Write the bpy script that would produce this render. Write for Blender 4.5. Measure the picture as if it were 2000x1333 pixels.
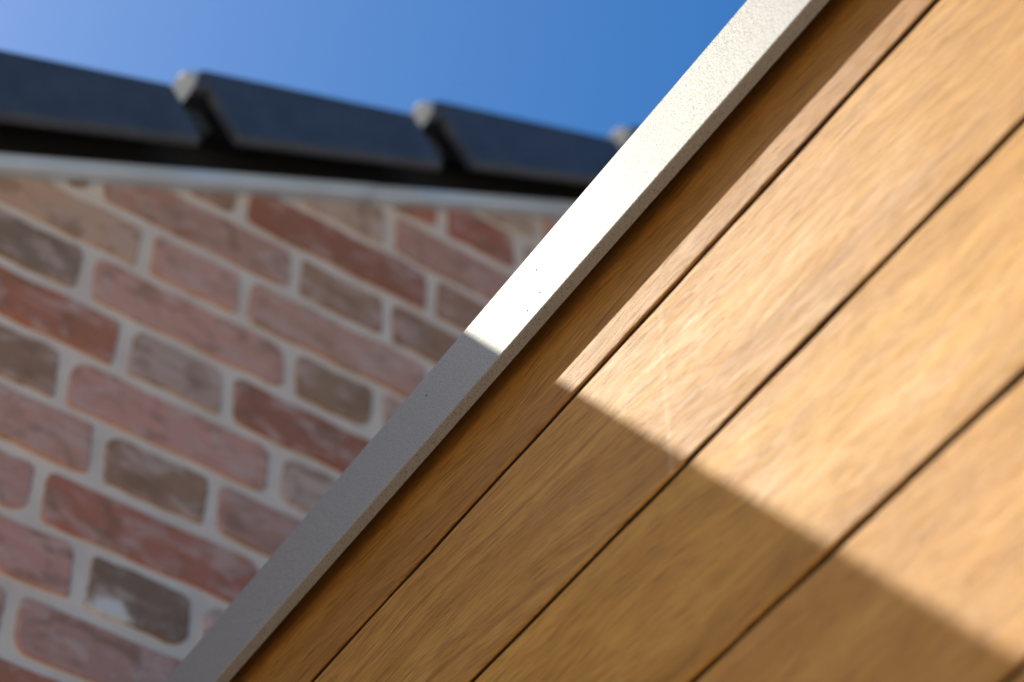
import bpy, bmesh, math, random
from mathutils import Vector, Matrix

sc = bpy.context.scene
for o in list(bpy.data.objects):
    bpy.data.objects.remove(o)
COL = sc.collection
R = math.radians
CAM_Z = 1.6            # eye height over the ground

# ------------------------------------------------------------------ camera
PITCH, ROLL = 0.8393451, -0.0271153
F = Vector((0, math.cos(PITCH), math.sin(PITCH)))
R0 = Vector((1, 0, 0)); U0 = R0.cross(F)
RX = math.cos(ROLL) * R0 + math.sin(ROLL) * U0
UP = -math.sin(ROLL) * R0 + math.cos(ROLL) * U0
cam = bpy.data.cameras.new('camera')
co = bpy.data.objects.new('camera', cam); COL.objects.link(co)
M = Matrix((RX, UP, -F)).transposed().to_4x4(); M.translation = (0, 0, CAM_Z)
co.matrix_world = M
cam.sensor_width = 36; cam.lens = 85
cam.clip_start = 0.02; cam.clip_end = 5000
cam.dof.use_dof = True
cam.dof.focus_distance = 1.455
cam.dof.aperture_fstop = 5.6
cam.dof.aperture_blades = 9
sc.camera = co

# ------------------------------------------------------------------ sky and sun
SUN = Vector((-0.62530, 0.23207, 0.74508)).normalized()     # towards the sun
SAZ, SEL = math.atan2(SUN.x, SUN.y), math.asin(SUN.z)
w = bpy.data.worlds.new("World"); sc.world = w; w.use_nodes = True
wn = w.node_tree.nodes; bg = wn['Background']
sky = wn.new('ShaderNodeTexSky'); sky.sky_type = 'NISHITA'; sky.sun_disc = False
sky.sun_elevation = SEL; sky.sun_rotation = SAZ
sky.altitude = 0; sky.air_density = 1.4; sky.dust_density = 2.6; sky.ozone_density = 8.0
hsv = wn.new('ShaderNodeHueSaturation'); hsv.inputs['Saturation'].default_value = 1.37
w.node_tree.links.new(sky.outputs[0], hsv.inputs['Color']); w.node_tree.links.new(hsv.outputs[0], bg.inputs[0]); bg.inputs[1].default_value = 0.068
sun = bpy.data.lights.new('sun', 'SUN'); so = bpy.data.objects.new('sun', sun); COL.objects.link(so)
sun.energy = 3.5; sun.angle = R(0.4); sun.color = (1.0, 0.94, 0.77)
so.rotation_euler = (-SUN).to_track_quat('-Z', 'Y').to_euler(); so.location = (-6, 3, 9)
sc.view_settings.view_transform = 'Standard'; sc.view_settings.look = 'None'
sc.view_settings.gamma = 1; sc.view_settings.exposure = 1.0

# ------------------------------------------------------------------ helpers
def tag(o, label=None, cat=None, group=None, kind=None):
    if label: o['label'] = label
    if cat: o['category'] = cat
    if group: o['group'] = group
    if kind: o['kind'] = kind
    return o

def empty(name, loc, rz):
    o = bpy.data.objects.new(name, None); COL.objects.link(o)
    o.location = loc; o.rotation_euler = (0, 0, rz); o.empty_display_size = .2
    return o

def link(name, bm, mat, parent=None, smooth=False):
    me = bpy.data.meshes.new(name); bmesh.ops.recalc_face_normals(bm, faces=bm.faces[:])
    bm.to_mesh(me); bm.free()
    if smooth:
        for p in me.polygons: p.use_smooth = True
    for m in (mat if isinstance(mat, (list, tuple)) else [mat]): me.materials.append(m)
    o = bpy.data.objects.new(name, me); COL.objects.link(o)
    if parent: o.parent = parent
    return o

def prism(bm, prof, x0, x1, nseg=1, wob=None):
    """profile of (y, z) points swept along x"""
    rings = []
    for i in range(nseg + 1):
        x = x0 + (x1 - x0) * i / nseg
        rings.append([bm.verts.new((x, p[0] + (wob(x, j)[0] if wob else 0), p[1] + (wob(x, j)[1] if wob else 0)))
                      for j, p in enumerate(prof)])
    n = len(prof)
    for a, b in zip(rings, rings[1:]):
        for j in range(n):
            bm.faces.new((a[j], a[(j + 1) % n], b[(j + 1) % n], b[j]))
    bm.faces.new(rings[0]); bm.faces.new(rings[-1][::-1])

def hexa(bm, v):
    """box from eight corners: four below (ccw), four above"""
    q = [bm.verts.new(p) for p in v]
    for f in ((3, 2, 1, 0), (4, 5, 6, 7), (0, 1, 5, 4), (1, 2, 6, 5), (2, 3, 7, 6), (3, 0, 4, 7)):
        bm.faces.new([q[i] for i in f])

def box(bm, x0, x1, y0, y1, z0, z1):
    hexa(bm, [(x0, y0, z0), (x1, y0, z0), (x1, y1, z0), (x0, y1, z0), (x0, y0, z1), (x1, y0, z1), (x1, y1, z1), (x0, y1, z1)])

class N:
    """tiny node-tree builder"""
    def __init__(s, name):
        s.m = bpy.data.materials.new(name); s.m.use_nodes = True
        s.t = s.m.node_tree; s.b = s.t.nodes['Principled BSDF']
    def n(s, typ, ins={}, **kw):
        q = s.t.nodes.new(typ)
        for k, v in kw.items(): setattr(q, k, v)
        for k, v in ins.items():
            if isinstance(v, bpy.types.NodeSocket): s.t.links.new(v, q.inputs[k])
            else: q.inputs[k].default_value = v
        return q
    def set(s, k, v):
        if isinstance(v, bpy.types.NodeSocket): s.t.links.new(v, s.b.inputs[k])
        else: s.b.inputs[k].default_value = v
    def math(s, op, a, b=0.0, c=0.0, clamp=False):
        return s.n('ShaderNodeMath', {0: a, 1: b, 2: c}, operation=op, use_clamp=clamp).outputs[0]
    def mix(s, f, a, b, typ='MIX'):
        q = s.n('ShaderNodeMix', {0: f, 6: a, 7: b}, data_type='RGBA', blend_type=typ); return q.outputs[2]
    def ramp(s, f, stops):
        q = s.n('ShaderNodeValToRGB', {0: f}); e = q.color_ramp.elements
        while len(e) < len(stops): e.new(0.5)
        for i, (p, c) in enumerate(stops):
            e[i].position = p; e[i].color = c if len(c) == 4 else (*c, 1)
        return q.outputs[0]
    def noise(s, vec, scale, detail=3, rough=.5, dist=0.0):
        return s.n('ShaderNodeTexNoise', {'Vector': vec, 'Scale': scale, 'Detail': detail, 'Roughness': rough, 'Distortion': dist}).outputs[0]
    def mapping(s, vec, scale=(1, 1, 1), rot=(0, 0, 0), loc=(0, 0, 0)):
        return s.n('ShaderNodeMapping', {'Vector': vec, 'Location': loc, 'Rotation': rot, 'Scale': scale}).outputs[0]

def plain(name, col, rough=.7, metal=0.0, amp=.15, scale=20):
    k = N(name); oc = k.n('ShaderNodeTexCoord').outputs['Object']
    f = k.noise(oc, scale, 4)
    c1 = tuple(c * (1 - amp) for c in col) + (1,); c2 = tuple(min(1, c * (1 + amp)) for c in col) + (1,)
    k.set('Base Color', k.ramp(f, [(.3, c1), (.7, c2)])); k.set('Roughness', rough); k.set('Metallic', metal)
    b = k.n('ShaderNodeBump', {'Strength': .15, 'Distance': .001, 'Height': k.noise(oc, scale * 12, 3)}); k.set('Normal', b.outputs[0])
    return k.m

# ------------------------------------------------------------------ materials
def wood_material():
    k = N('oiled timber boards')
    oc = k.n('ShaderNodeTexCoord').outputs['Object']
    rnd = k.n('ShaderNodeObjectInfo').outputs['Random']
    off = k.n('ShaderNodeCombineXYZ', {0: k.math('MULTIPLY', rnd, 37.0), 1: 0.0, 2: k.math('MULTIPLY', rnd, 91.0)}).outputs[0]
    p = k.n('ShaderNodeVectorMath', {0: oc, 1: off}, operation='ADD').outputs[0]
    # the grain runs a few degrees off the edge of the board and wanders
    p = k.mapping(p, rot=(0, R(3.5), 0))
    wan = k.noise(k.mapping(p, scale=(2.2, 0, 5)), 1.0, 2)
    pw = k.n('ShaderNodeVectorMath', {0: p, 1: k.n('ShaderNodeCombineXYZ', {0: 0.0, 1: 0.0, 2: k.math('MULTIPLY', k.math('SUBTRACT', wan, .5), .09)}).outputs[0]}, operation='ADD').outputs[0]
    broad = k.noise(k.mapping(pw, scale=(1.6, 20, 30)), 1.0, 3, .55)          # light and dark bands
    mott = k.noise(k.mapping(pw, scale=(18, 60, 120)), 1.0, 3, .6)            # ribbon figure
    fine = k.noise(k.mapping(pw, scale=(14, 300, 1250)), 1.0, 3, .65)           # fibres
    pore = k.noise(k.mapping(pw, scale=(42, 600, 1500)), 1.0, 1, .5, .2)        # open pores
    fig = k.noise(k.mapping(p, scale=(14, 14, 20), rot=(0, R(-28), 0)), 1.0, 2)
    f = k.math('ADD', k.math('MULTIPLY', broad, .44), k.math('MULTIPLY', mott, .13))
    f = k.math('ADD', f, k.math('MULTIPLY', fine, .40))
    f = k.math('ADD', f, k.math('MULTIPLY', fig, .10))
    col = k.ramp(f, [(.34, (.33, .136, .024)), (.45, (.43, .196, .037)), (.54, (.53, .258, .053)), (.68, (.67, .355, .084))])
    pm = k.ramp(pore, [(.57, (0, 0, 0)), (.65, (1, 1, 1))])
    col = k.mix(k.math('MULTIPLY', pm, .42), col, (.15, .060, .014, 1))
    sp = k.ramp(k.noise(k.mapping(pw, scale=(24, 200, 900), loc=(3, 3, 3)), 1.0, 2), [(.62, (0, 0, 0)), (.70, (1, 1, 1))])
    col = k.mix(k.math('MULTIPLY', sp, .35), col, (.72, .46, .20, 1))
    stk = k.noise(k.mapping(pw, scale=(1.1, 40, 120), loc=(1, 5, 2)), 1.0, 2, .5)
    col = k.mix(k.math('MULTIPLY', k.ramp(stk, [(.60, (0, 0, 0)), (.68, (1, 1, 1))]), .45), col, (.27, .105, .020, 1))   # mineral streaks
    tint = k.n('ShaderNodeObjectInfo').outputs['Color']
    col = k.mix(1.0, col, tint, 'MULTIPLY')
    k.set('Base Color', col)
    rg = k.math('ADD', .46, k.math('MULTIPLY', mott, .25)); k.set('Roughness', rg)
    k.set('Specular IOR Level', .15)
    h = k.math('ADD', k.math('MULTIPLY', fine, .7), k.math('MULTIPLY', mott, .8))
    h = k.math('SUBTRACT', h, k.math('MULTIPLY', pm, .5))
    b = k.n('ShaderNodeBump', {'Strength': .9, 'Distance': .0006, 'Height': h}); k.set('Normal', b.outputs[0])
    return k

wk = wood_material(); WOOD = wk.m

def scratched_wood():
    """the same timber with one long pale scratch rubbed into the board"""
    m = WOOD.copy(); m.name = 'oiled timber with pale scratch'; t = m.node_tree
    b = t.nodes['Principled BSDF']; src = b.inputs['Base Color'].links[0].from_socket
    def nd(typ, ins, **kw):
        q = t.nodes.new(typ)
        for a, v in kw.items(): setattr(q, a, v)
        for a, v in ins.items():
            if isinstance(v, bpy.types.NodeSocket): t.links.new(v, q.inputs[a])
            else: q.inputs[a].default_value = v
        return q
    oc = nd('ShaderNodeTexCoord', {}).outputs['Object']; s = nd('ShaderNodeSeparateXYZ', {0: oc})
    # scratch: u = SU0 + SLOPE*(v-SV0), slightly bowed
    dv = nd('ShaderNodeMath', {0: s.outputs[2], 1: SCR[1]}, operation='SUBTRACT').outputs[0]
    lin = nd('ShaderNodeMath', {0: dv, 1: SCR[2], 2: SCR[0]}, operation='MULTIPLY_ADD').outputs[0]
    bow = nd('ShaderNodeMath', {0: dv, 1: dv}, operation='MULTIPLY').outputs[0]
    lin = nd('ShaderNodeMath', {0: bow, 1: -.1, 2: lin}, operation='MULTIPLY_ADD').outputs[0]
    d = nd('ShaderNodeMath', {0: s.outputs[0], 1: lin}, operation='SUBTRACT').outputs[0]
    d = nd('ShaderNodeMath', {0: d}, operation='ABSOLUTE').outputs[0]
    mr = nd('ShaderNodeMapRange', {0: d, 1: .0004, 2: .0036, 3: .17, 4: 0.0}).outputs[0]
    mx = nd('ShaderNodeMix', {0: mr, 6: src, 7: (.80, .62, .40, 1)}, data_type='RGBA').outputs[2]
    t.links.new(mx, b.inputs['Base Color'])
    return m

def metal_material():
    k = N('fine textured powder coat')
    oc = k.n('ShaderNodeTexCoord').outputs['Object']
    g = k.noise(oc, 900, 2, .6); g2 = k.noise(oc, 420, 3, .6); st = k.noise(oc, 9, 3)
    k.set('Base Color', k.mix(k.ramp(g, [(.35, (0, 0, 0)), (.65, (1, 1, 1))]), (.262, .254, .242, 1), (.342, .333, .319, 1)))
    pit = k.ramp(k.noise(oc, 1150, 1, .5), [(.625, (0, 0, 0)), (.67, (1, 1, 1))])
    k.set('Base Color', k.mix(k.math('MULTIPLY', pit, .7), k.b.inputs['Base Color'].links[0].from_socket, (.07, .06, .05, 1)))
    k.set('Metallic', 0.0); k.set('Specular IOR Level', k.math('SUBTRACT', .11, k.math('MULTIPLY', pit, .105))); k.set('Roughness', k.math('ADD', .46, k.math('MULTIPLY', st, .10)))
    b = k.n('ShaderNodeBump', {'Strength': .5, 'Distance': .0004, 'Height': k.math('ADD', g, k.math('MULTIPLY', g2, .6))}); k.set('Normal', b.outputs[0])
    return k.m
METAL = metal_material()

def brick_material():
    k = N('tumbled reclaimed brick')
    oc = k.n('ShaderNodeTexCoord').outputs['Object']
    at = k.n('ShaderNodeAttribute', attribute_name='brick_tone')
    base = at.outputs['Color']
    n1 = k.noise(k.mapping(oc, scale=(1, 1, 1.6)), 19, 4, .62, .5)
    n2 = k.noise(k.mapping(oc, scale=(1, 1, 1.5), loc=(7, 2, 4)), 24, 4, .6, .5)
    n3 = k.noise(oc, 60, 3, .6)
    c = k.mix(k.math('MULTIPLY', k.ramp(n1, [(.49, (0, 0, 0)), (.62, (1, 1, 1))]), .62), base, (.66, .44, .36, 1))
    c = k.mix(k.math('MULTIPLY', k.ramp(n2, [(.50, (0, 0, 0)), (.64, (1, 1, 1))]), .62), c, (.26, .13, .07, 1))
    c = k.mix(k.math('MULTIPLY', k.ramp(n3, [(.58, (0, 0, 0)), (.72, (1, 1, 1))]), .35), c, (.62, .50, .40, 1))
    # soft smear of lime left across the lower corner of one brick
    q = k.mapping(k.n('ShaderNodeVectorMath', {0: oc, 1: (.6235, 0, 1.3935 + CAM_Z)}, operation='SUBTRACT').outputs[0], rot=(0, R(33), 0), scale=(34, 1, 72))
    d = k.n('ShaderNodeVectorMath', {0: q}, operation='LENGTH').outputs[1]
    d = k.math('ADD', d, k.math('MULTIPLY', k.math('SUBTRACT', n3, .5), 2.6))
    c = k.mix(k.ramp(d, [(.35, (.85, .85, .85)), (1.1, (0, 0, 0))]), c, (.88, .79, .70, 1))
    k.set('Base Color', c); k.set('Roughness', .9)
    b = k.n('ShaderNodeBump', {'Strength': .5, 'Distance': .003, 'Height': k.math('ADD', n1, n3)}); k.set('Normal', b.outputs[0])
    return k.m
BRICK = brick_material()
def mortar_material():
    k = N('pale lime mortar')
    oc = k.n('ShaderNodeTexCoord').outputs['Object']
    n1 = k.noise(oc, 14, 4, .6); n2 = k.noise(oc, 180, 3)
    c = k.ramp(n1, [(.3, (.74, .59, .47)), (.6, (.86, .71, .58)), (.75, (.89, .75, .62))])
    c = k.mix(k.math('MULTIPLY', n2, .08), c, (.40, .33, .26, 1))
    k.set('Base Color', c); k.set('Roughness', .95)
    b = k.n('ShaderNodeBump', {'Strength': .6, 'Distance': .002, 'Height': n2}); k.set('Normal', b.outputs[0])
    return k.m
MORTAR = mortar_material()
TILE = plain('slate grey concrete tile', (.060, .064, .076), .45, 0, .12, 30)
def sunlit_nose_tile():
    k = N('slate grey tile with painted sunlit nose')
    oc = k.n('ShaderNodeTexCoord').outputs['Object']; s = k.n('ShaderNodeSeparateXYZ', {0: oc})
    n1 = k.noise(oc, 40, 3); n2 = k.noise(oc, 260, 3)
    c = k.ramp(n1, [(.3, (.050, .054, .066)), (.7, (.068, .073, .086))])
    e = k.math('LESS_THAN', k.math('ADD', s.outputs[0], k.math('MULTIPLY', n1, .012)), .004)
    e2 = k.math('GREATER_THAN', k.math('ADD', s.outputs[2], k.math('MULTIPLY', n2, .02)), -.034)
    c = k.mix(k.math('MULTIPLY', e, e2), c, (.56, .54, .50, 1))       # pale colour stands in for sunlight on the exposed nose
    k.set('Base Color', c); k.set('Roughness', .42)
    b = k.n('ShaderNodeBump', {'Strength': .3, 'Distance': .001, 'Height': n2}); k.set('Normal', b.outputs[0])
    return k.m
TILE_V = sunlit_nose_tile()
DARK = plain('dark recess shade and wall core', (.018, .014, .011), .9)  # near black stands in for shade in the verge recess; also backs the boards
STRIP = plain('weathered grey verge strip', (.66, .72, .78), .38, 0, .1, 12)
JOINT = plain('dark stained board edge', (.045, .020, .008), .9)
DIRT = plain('dried dirt', (.03, .02, .015), .9)
MEMBRANE = plain('grey roof membrane', (.12, .12, .12), .8)
PLASTER = plain('pale render', (.45, .42, .38), .9)
GROUND = plain('pale paving gravel', (.42, .355, .28), .95, 0, .25, 3)

# ------------------------------------------------------------------ ground
bm = bmesh.new(); S = 600
vs = [bm.verts.new(p) for p in ((-S, -S, 0), (S, -S, 0), (S, S, 0), (-S, S, 0))]; bm.faces.new(vs)
tag(link('ground', bm, GROUND), kind='structure')

# ================================================================== brick house
# local frame: x along the gable, y into the house, z up
AB, DB = 0.9439466, 1.4624695
hb = Vector((math.sin(AB), math.cos(AB), 0)); nb = Vector((hb.y, -hb.x, 0))
org = nb * -DB
house = empty('brick_house', (org.x, org.y, 0), math.atan2(hb.y, hb.x))
tag(house, 'reclaimed red brick gable with pale mortar under a dark tiled roof edge', 'house')
rng = random.Random(5)
RS = 0.594                                    # rake slope of the verge
EAVE_U = -0.25; RIDGE_U = 3.0
def strip_bottom(u):                          # underside of the verge strip, height over the camera
    if u > RIDGE_U: u = 2 * RIDGE_U - u
    if u < .36: return 1.8182 + (u - .36) * .155
    return 1.8624 + (u - .4344) * RS
J0 = 1.8297                                   # bed joint number 0
CH = .075
def clip(poly, a, b, c):                      # keep a*x+b*z<=c
    out = []
    for i in range(len(poly)):
        p, q = poly[i], poly[(i + 1) % len(poly)]
        dp = a * p[0] + b * p[1] - c; dq = a * q[0] + b * q[1] - c
        if dp <= 0: out.append(p)
        if dp * dq < 0:
            t = dp / (dp - dq); out.append((p[0] + (q[0] - p[0]) * t, p[1] + (q[1] - p[1]) * t))
    return out
def tone(kind):
    base = {'red': (.47, .165, .095), 'pink': (.60, .300, .220), 'brown': (.40, .215, .125), 'grey': (.29, .185, .120),
            'orange': (.60, .36, .22), 'light': (.56, .38, .29), 'dark': (.28, .14, .095)}[kind]
    j = rng.uniform(.88, 1.12); return tuple(min(1, c * j * rng.uniform(.96, 1.04)) for c in base)
# perpend positions read off the wall, by course (course k has bed joint k on top)
PER = {-4: [1.1036], -3: [.9637, 1.0722], -2: [.777, .894, 1.1140], -1: [.7093, .9509], 0: [.5477, .7803, .8946],
       1: [.6107, .7229, .9493], 2: [.5525, .7836, .8877], 3: [.6001, .7154], 4: [.5481, .7733], 5: [.5925, .7106],
       6: [.5422, .775], 7: [.5929, .7083], 8: [.5378, .77]}
KIND = {(1, .49): 'orange', (1, .66): 'pink', (1, .83): 'pink', (0, .66): 'pink', (0, .83): 'brown', (0, .92): 'brown', (0, .49): 'brown',
        (-1, .6): 'brown', (-1, .83): 'red', (-1, .98): 'brown', (-2, .70): 'red', (-2, .83): 'light', (-2, 1.0): 'pink', (-3, .90): 'dark', (-3, 1.02): 'red',
        (2, .49): 'grey', (2, .66): 'pink', (2, .83): 'brown', (2, .95): 'pink', (3, .49): 'red', (3, .66): 'light', (3, .83): 'red',
        (4, .49): 'brown', (4, .66): 'pink', (4, .83): 'light', (5, .49): 'pink', (5, .65): 'brown', (5, .83): 'pink',
        (6, .49): 'pink', (6, .66): 'red', (6, .83): 'red', (7, .49): 'pink', (7, .65): 'grey', (7, .83): 'light',
        (8, .49): 'pink', (8, .66): 'pink', (9, .49): 'red', (0, .655): 'pink'}
bm = bmesh.new(); lay = bm.loops.layers.float_color.new('brick_tone')
WALL_R = 2 * RIDGE_U - EAVE_U
def brick(u0, u1, v0, v1, col, fine):
    """one tumbled brick with wobbling rounded outline, standing 3 mm proud of the mortar"""
    cx, cz = (u0 + u1) / 2, (v0 + v1) / 2; hx, hz = (u1 - u0) / 2, (v1 - v0) / 2
    r = [min(hz * .75, abs(rng.gauss(.0045, .0055)) + .002) for _ in range(4)]
    P = []; na = 5 if fine else 2; ne = 9 if fine else 1
    ph = [rng.uniform(0, 6.3) for _ in range(4)]; am = .0010 if fine else 0
    def edge(x0, z0, x1, z1, n):
        for i in range(1, n): P.append((x0 + (x1 - x0) * i / n, z0 + (z1 - z0) * i / n))
    cs = [(1, 1), (-1, 1), (-1, -1), (1, -1)]
    arcs = []
    for q, (sx, sz) in enumerate(cs):
        a0 = q * math.pi / 2; ccx, ccz = cx + sx * (hx - r[q]), cz + sz * (hz - r[q])
        arcs.append([(ccx + r[q] * math.cos(a0 + math.pi / 2 * i / na), ccz + r[q] * math.sin(a0 + math.pi / 2 * i / na)) for i in range(na + 1)])
    for q in range(4):
        P += arcs[q]; nx = arcs[(q + 1) % 4][0]; edge(*arcs[q][-1], *nx, ne)
    if fine:
        P = [(x + am * math.sin(x * 90 + z * 60 + ph[0]) + .5 * am * math.sin(z * 320 + ph[1]),
              z + am * math.sin(x * 75 + ph[2]) + .6 * am * math.sin(x * 210 + ph[3])) for x, z in P]
    lim = strip_bottom(cx); s = (strip_bottom(cx + .01) - strip_bottom(cx - .01)) / .02
    P = clip(P, -s, 1, lim - s * cx - .0005)
    if len(P) < 3: return
    out = .003 + rng.uniform(0, .0025)
    m = (sum(p[0] for p in P) / len(P), sum(p[1] for p in P) / len(P))
    rings = []
    for (dy, sh) in ((.004, 0), (-out * .5, 0.0), (-out, .0025)):
        ring = []
        for x, z in P:
            dx, dz = m[0] - x, m[1] - z; l = math.hypot(dx, dz) or 1
            ring.append(bm.verts.new((x + dx / l * sh, dy, z + dz / l * sh + CAM_Z)))
        rings.append(ring)
    fs = []
    for a, b in zip(rings, rings[1:]):
        for i in range(len(a)):
            fs.append(bm.faces.new((a[i], a[(i + 1) % len(a)], b[(i + 1) % len(a)], b[i])))
    fs.append(bm.faces.new(rings[-1]))
    for f in fs:
        for l in f.loops: l[lay] = (*col, 1)
for k in range(-42, 50):
    top = J0 - (k - 2) * CH; bot = top - CH
    if bot + CAM_Z < 0.02: break
    ph0 = .548 if k % 2 == 0 else .600
    per = []
    kk = -12
    while True:
        a = ph0 + kk * .342; b = a + (.2305 if k % 2 == 0 else .1135)
        per += [a, b]; kk += 1
        if a > WALL_R + .3: break
    if k in PER:
        lo, hi = min(PER[k]) - .05, max(PER[k]) + .05
        per = sorted([p for p in per if p < lo or p > hi] + PER[k])
    per = [p for p in per if EAVE_U + .05 < p < WALL_R - .05]
    per = [EAVE_U - .008] + per + [WALL_R + .008]
    for a, b in zip(per, per[1:]):
        cx = (a + b) / 2
        if bot > max(strip_bottom(a), strip_bottom(b)): continue
        col = None
        for (q, uu), kd in KIND.items():
            if q == k and abs(uu - cx) < .055: col = tone(kd)
        if col is None: col = tone(rng.choices(['red', 'pink', 'brown', 'grey', 'orange', 'light', 'dark'], [4, 5, 4, 1, 1, 2, 1])[0])
        fine = .3 < cx < 1.35 and k < 12
        j = lambda: rng.uniform(-.0015, .0015)
        brick(a + .0078 + j(), b - .0078 + j(), bot + .0078 + j(), top - .0078 + j(), col, fine)
link('brick_wall', bm, BRICK, house)
# mortar body of the gable, flush between the bricks
bm = bmesh.new()
prof = [(EAVE_U, 0), (WALL_R, 0), (WALL_R, strip_bottom(WALL_R) + CAM_Z)]
def under(u): return strip_bottom(u) + CAM_Z
us = [WALL_R - (.36 - EAVE_U), RIDGE_U, .36, EAVE_U]
prof += [(u, under(u)) for u in us]
for y in (0.0, .30):
    pass
a = [bm.verts.new((u, 0, z)) for u, z in prof]; b = [bm.verts.new((u, .30, z)) for u, z in prof]
bm.faces.new(a); bm.faces.new(b[::-1])
for i in range(len(a)): bm.faces.new((a[i], a[(i + 1) % len(a)], b[(i + 1) % len(a)], b[i]))
link('mortar_bed', bm, MORTAR, house)
# the other walls of the house
bm = bmesh.new(); DEPTH = 7.0
box(bm, EAVE_U, EAVE_U + .3, .302, DEPTH, 0, under(EAVE_U) - .02)
box(bm, WALL_R - .3, WALL_R, .302, DEPTH, 0, under(EAVE_U) - .02)
box(bm, EAVE_U + .302, WALL_R - .302, DEPTH - .3, DEPTH, 0, under(EAVE_U) - .02)
link('side_wall', bm, MORTAR, house)

# verge strip (two lengths, butted) and bedding above it, coloured dark for the recess shade
def rake_bar(u0, u1, y0, y1, b0, b1):
    """bar following the rake; b0/b1 = offsets above the strip underside"""
    bm_ = bmesh.new(); n = max(1, int((u1 - u0) / .5)); pts = sorted(set([u0, u1] + [x for x in (.36, RIDGE_U, 2 * RIDGE_U - .36) if u0 < x < u1]))
    r = .004
    prof_ = [(y0, b0), (y1, b0), (y1, b1), (y0, b1), (y0 - .0, b1)][:4]
    # rounded outer edge
    prof_ = [(y1, b0), (y1, b1), (y0 + r, b1), (y0 + r * .3, b1 - r * .3), (y0, b1 - r), (y0, b0 + r), (y0 + r * .3, b0 + r * .3), (y0 + r, b0)]
    rings = [[bm_.verts.new((u, y, under(u) + z)) for y, z in prof_] for u in pts]
    for A, B in zip(rings, rings[1:]):
        for i in range(len(A)): bm_.faces.new((A[i], A[(i + 1) % len(A)], B[(i + 1) % len(A)], B[i]))
    bm_.faces.new(rings[0]); bm_.faces.new(rings[-1][::-1])
    return bm_
link('verge_strip', rake_bar(EAVE_U - .02, .8595, -.018, .28, 0.001, .0222), STRIP, house)
link('verge_strip', rake_bar(.8612, WALL_R + .02, -.0175, .28, 0.0002, .0216), STRIP, house)
link('bedding', rake_bar(EAVE_U - .01, WALL_R + .01, -.001, .30, .0232, .080), DARK, house)
# strip: rounded ribs of dirt are in the material

# verge tiles: slab lying on the roof with a flange hanging down the outer side
def tile_mesh():
    """origin at the outer top front corner; x along the gable, tile rises to the right"""
    bm = bmesh.new(); TH = .026; FL = .2670; sl = .456
    def sect(x, wo, h, r=.007, rc=.010, lift=0.0):
        t = max(0, min(1, x / FL))
        dn = Vector((.5422, 0, -.8402)) * (1 - t) + Vector((.567, 0, -.824)) * t; dn.normalize()
        o = Vector((x, 0, x * sl + lift)); yo = -wo
        prof = [(yo + r * (1 - math.cos(q)), r * (1 - math.sin(q))) for q in [math.pi / 2 * (1 - a / 4) for a in range(5)]]
        prof += [(yo + rc * (1 - math.cos(q)), h - rc * (1 - math.sin(q))) for q in [math.pi / 2 * a / 4 for a in range(5)]]
        prof += [(yo + .0105, h), (yo + .0105, TH), (.30, TH), (.30, 0)]
        return [bm.verts.new(o + Vector((0, y, 0)) + dn * d) for y, d in prof]
    segs = [sect(-.017, .052, .026, .012, .008, -.004), sect(-.0155, .0555, .029, .011, .008, -.001), sect(-.012, .057, .031, .010, .009), sect(-.001, .057, .031, .010, .009), sect(0, .0585, .1005, .010), sect(.004, .060, .1023)]
    segs += [sect(.004 + (FL - .006) * i / 5, .060, .1023 - .020 * i / 5) for i in range(1, 6)]
    segs += [sect(FL, .0585, .0805), sect(FL + .0005, .030, .030, .004, .003), sect(.316, .030, .030, .004, .003)]
    for A, B in zip(segs, segs[1:]):
        for i in range(len(A)): bm.faces.new((A[i], A[(i + 1) % len(A)], B[(i + 1) % len(A)], B[i]))
    f0 = bm.faces.new(segs[0]); f1 = bm.faces.new(segs[-1][::-1])
    bmesh.ops.triangulate(bm, faces=[f0, f1])
    return bm
T0 = (.6160, 2.1190); PIT = .2987; RISE = .1735
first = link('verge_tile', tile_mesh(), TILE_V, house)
def put(o, u, v): o.location = (u, 0, v + CAM_Z)
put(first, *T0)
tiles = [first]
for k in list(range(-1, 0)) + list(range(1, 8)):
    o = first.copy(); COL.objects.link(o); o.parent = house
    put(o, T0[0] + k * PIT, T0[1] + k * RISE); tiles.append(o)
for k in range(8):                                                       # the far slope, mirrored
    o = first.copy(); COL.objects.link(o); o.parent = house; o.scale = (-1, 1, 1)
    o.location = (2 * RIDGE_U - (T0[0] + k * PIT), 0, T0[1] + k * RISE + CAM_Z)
# unseen verge foot, added and flattened to cast the boards' diagonal shadow
def foot_top(u): return 1.902 + (u - .156) * .1555 + CAM_Z
def shadow_foot(u0, u1, lift0):
    bm = bmesh.new(); y0 = -.058; r = .006; n = 6
    rings = []
    for i in range(n + 1):
        u = u0 + (u1 - u0) * i / n; z = foot_top(u)
        prof = [(y0, z - r), (y0 + r * .3, z - r * .3), (y0 + r, z), (.3, z), (.3, z - .026), (y0 + .026, z - .026), (y0 + .026, z - .10), (y0 + r, z - .10), (y0, z - .10 + r)]
        rings.append([bm.verts.new((u, y, zz)) for y, zz in prof])
    for A, B in zip(rings, rings[1:]):
        for j in range(len(A)): bm.faces.new((A[j], A[(j + 1) % len(A)], B[(j + 1) % len(A)], B[j]))
    f = [bm.faces.new(rings[0]), bm.faces.new(rings[-1][::-1])]; bmesh.ops.triangulate(bm, faces=f)
    return bm
for a_, b_ in ((EAVE_U - .12, .0), (.002, .33)):
    link('shadow_eave_tile', shadow_foot(a_, b_, 0), TILE, house)
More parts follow.
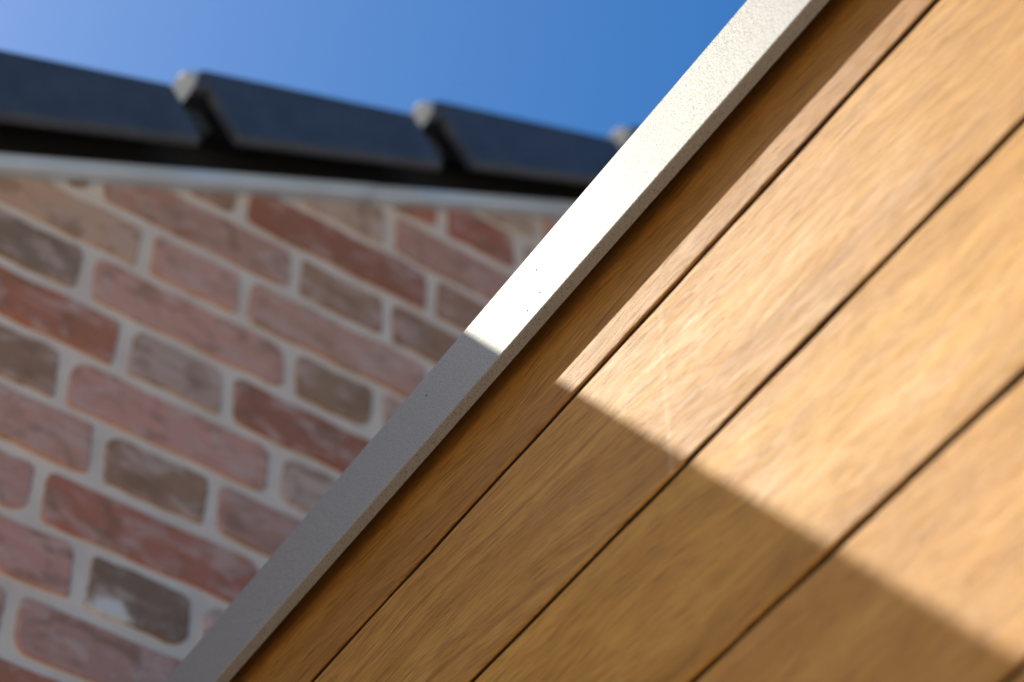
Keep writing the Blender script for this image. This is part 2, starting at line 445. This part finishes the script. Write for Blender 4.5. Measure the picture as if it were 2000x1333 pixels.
# stepped roof covering behind the verge row
for side in (1, -1):
    bm = bmesh.new(); top = []
    X = lambda u: u if side == 1 else 2 * RIDGE_U - u
    top.append((EAVE_U - .12, foot_top(EAVE_U - .12)))
    top.append((T0[0] - PIT + .004, foot_top(T0[0] - PIT + .004)))
    for k in range(-1, 8):
        u = T0[0] + k * PIT; v = T0[1] + k * RISE + CAM_Z
        top += [(u + .005, v - .002), (min(u + PIT + .004, RIDGE_U), v - .002 + (min(u + PIT + .004, RIDGE_U) - u) * .455)]
    prof = [(X(u), z) for u, z in top] + [(X(u), z - .06) for u, z in top[::-1]]
    A = [bm.verts.new((u, .302, z)) for u, z in prof]; B = [bm.verts.new((u, DEPTH + .1, z)) for u, z in prof]
    n = len(A)
    for j in range(n): bm.faces.new((A[j], A[(j + 1) % n], B[(j + 1) % n], B[j]))
    f = [bm.faces.new(A), bm.faces.new(B[::-1])]; bmesh.ops.triangulate(bm, faces=f)
    link('roof_covering', bm, TILE, house)

# ================================================================== timber-clad extension
# local frame: x along the wall towards the gable, y out of the wall, z up
AW, DW = -0.6023538, 0.5666989
hw = Vector((math.sin(AW), math.cos(AW), 0)); nw = Vector((hw.y, -hw.x, 0))
og = nw * DW
ext = empty('timber_extension', (og.x, og.y, 0), math.atan2(hw.y, hw.x))
tag(ext, 'timber clad wall of horizontal golden boards under a pale grey metal coping', 'extension')
U0w, U1w = -1.3, 1.452
BP = .135; G0 = 1.0110546
rw = random.Random(11)
def board(v0, v1, idx):
    bm = bmesh.new(); r = .0015; t = .024; gap = .0024
    a, b = v0 + gap, v1 - gap
    prof = [(-t, a - .006), (-.0165, a - .006), (-.0165, a - .0002)]      # hidden lap behind the joint
    prof += [(-r + r * math.sin(q), a + r - r * math.cos(q)) for q in [math.pi / 2 * i / 3 for i in range(4)]]
    prof += [(-r + r * math.cos(q), b - r + r * math.sin(q)) for q in [math.pi / 2 * i / 3 for i in range(4)]]
    prof += [(-.0175, b), (-.0175, b - .006), (-t, b - .006)]
    p1, p2 = rw.uniform(0, 6), rw.uniform(0, 6)
    def wob(x, j):
        e = .0006 * math.sin(x * 3.1 + p1) + .00022 * math.sin(x * 41 + p2) + .00014 * math.sin(x * 97 + p1)
        up = 3 <= j <= 10
        return (.0005 * math.sin(x * 5 + p2) if up else 0, (e if j < 7 else -.6 * e + .0003 * math.sin(x * 53)) if up else 0)
    prism(bm, [(y, z + CAM_Z) for y, z in prof], U0w, U1w, 240, wob)
    return bm

# scratch from measured ends on the board below the topmost joint
SCR = (.6812, .94 + CAM_Z, -.028)
SW = scratched_wood()
TINTS = [(.73, .645, .60, 1), (.98, .95, .98, 1), (1.04, 1.0, .86, 1), (1.0, .93, .90, 1), (1.05, 1.0, .92, 1)]  # topmost board darkened for shade under the coping; the rest vary in tone
tops = [1.1262] + [G0 - BP * i for i in range(0, 20)]
for i, (t_, b_) in enumerate(zip(tops, tops[1:])):
    if b_ < -CAM_Z + .05: break
    o = link('cladding_board', board(b_, t_, i), [SW if i == 1 else WOOD, JOINT], ext)
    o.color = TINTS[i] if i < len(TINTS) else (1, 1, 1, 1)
    for p in o.data.polygons:
        if p.center.y < -.0012: p.material_index = 1

# coping: folded sheet with a front drip face and a short return lip, open behind
def fold(pts, r):
    out = []
    for i, p in enumerate(pts):
        a, b = Vector(pts[i - 1]), Vector(pts[(i + 1) % len(pts)]); p = Vector(p)
        if r[i] == 0: out.append(tuple(p)); continue
        da, db_ = (a - p).normalized(), (b - p).normalized(); rr = r[i]
        s_, e = p + da * rr, p + db_ * rr
        for q in range(5):
            t = q / 4; out.append(tuple((1 - t) ** 2 * s_ + 2 * t * (1 - t) * p + t * t * e))
    return out
V0, V1 = 1.0745 + CAM_Z, 1.1352 + CAM_Z
pts = [(.0117, V0), (.020, V0), (.020, V1), (-.26, V1 - .008), (-.26, V0 + .002), (-.258, V0 + .002), (-.258, V1 - .010), (.018, V1 - .002), (.018, V0 + .002), (.0117, V0 + .002)]
bm = bmesh.new()
prism(bm, fold(pts, [0, .0012, .0018, .002, 0, 0, 0, 0, 0, 0]), U0w - .02, U1w + .012, 80,
      lambda x, j: (.00012 * math.sin(x * 7.3) + .0001 * math.sin(x * 19), .00015 * math.sin(x * 5.1)))
for f in [f for f in bm.faces if len(f.verts) > 4]: bmesh.ops.triangulate(bm, faces=[f])
cop = link('coping', bm, METAL, ext)
# specks of dirt stuck to the coping face
rs = random.Random(3)
def speck(u, v, l, wd, ang):
    l *= 1.4; wd *= 1.3
    n = 9; y = .0201; bm = bmesh.new()
    ring = []
    for i in range(n):
        a = 2 * math.pi * i / n; x, z = l * math.cos(a) * rs.uniform(.7, 1.15), wd * math.sin(a) * rs.uniform(.7, 1.15)
        ring.append(bm.verts.new((u + x * math.cos(ang) - z * math.sin(ang), y - .0004, v + CAM_Z + x * math.sin(ang) + z * math.cos(ang))))
    top = bm.verts.new((u, y + .0004, v + CAM_Z))
    for i in range(n): bm.faces.new((ring[i], ring[(i + 1) % n], top))
    link('dirt_speck', bm, DIRT, cop)
for a_ in ((.7666, 1.1126, .0013, .0007, 1.9), (.7644, 1.0896, .0011, .0006, 1.6), (.7648, 1.0803, .0007, .0004, 1.2), (.7777, 1.0858, .0009, .0004, 1.9),
           (.7692, 1.0812, .0005, .0003, .4), (.8923, 1.1149, .0012, .0007, 1.7), (.7600, 1.0900, .0004, .0003, .4), (.7850, 1.1200, .0004, .0003, .4), (1.02, 1.098, .0006, .0005, .4)):
    speck(*a_)

# wall core, flat roof and the far walls of the extension
EW = 3.2
bm = bmesh.new(); box(bm, U0w + .002, U1w, -.22, -.0255, 0, 1.115 + CAM_Z); link('wall_core', bm, DARK, ext)
bm = bmesh.new(); box(bm, U0w + .002, U1w, -EW, -.262, .98 + CAM_Z, 1.04 + CAM_Z); link('flat_roof', bm, MEMBRANE, ext)
bm = bmesh.new()
box(bm, U0w + .002, U0w + .22, -EW, -.222, 0, .978 + CAM_Z); box(bm, U0w + .222, U1w, -EW, -EW + .2, 0, .978 + CAM_Z)
link('wall', bm, PLASTER, ext)
sc.render.engine = 'CYCLES'
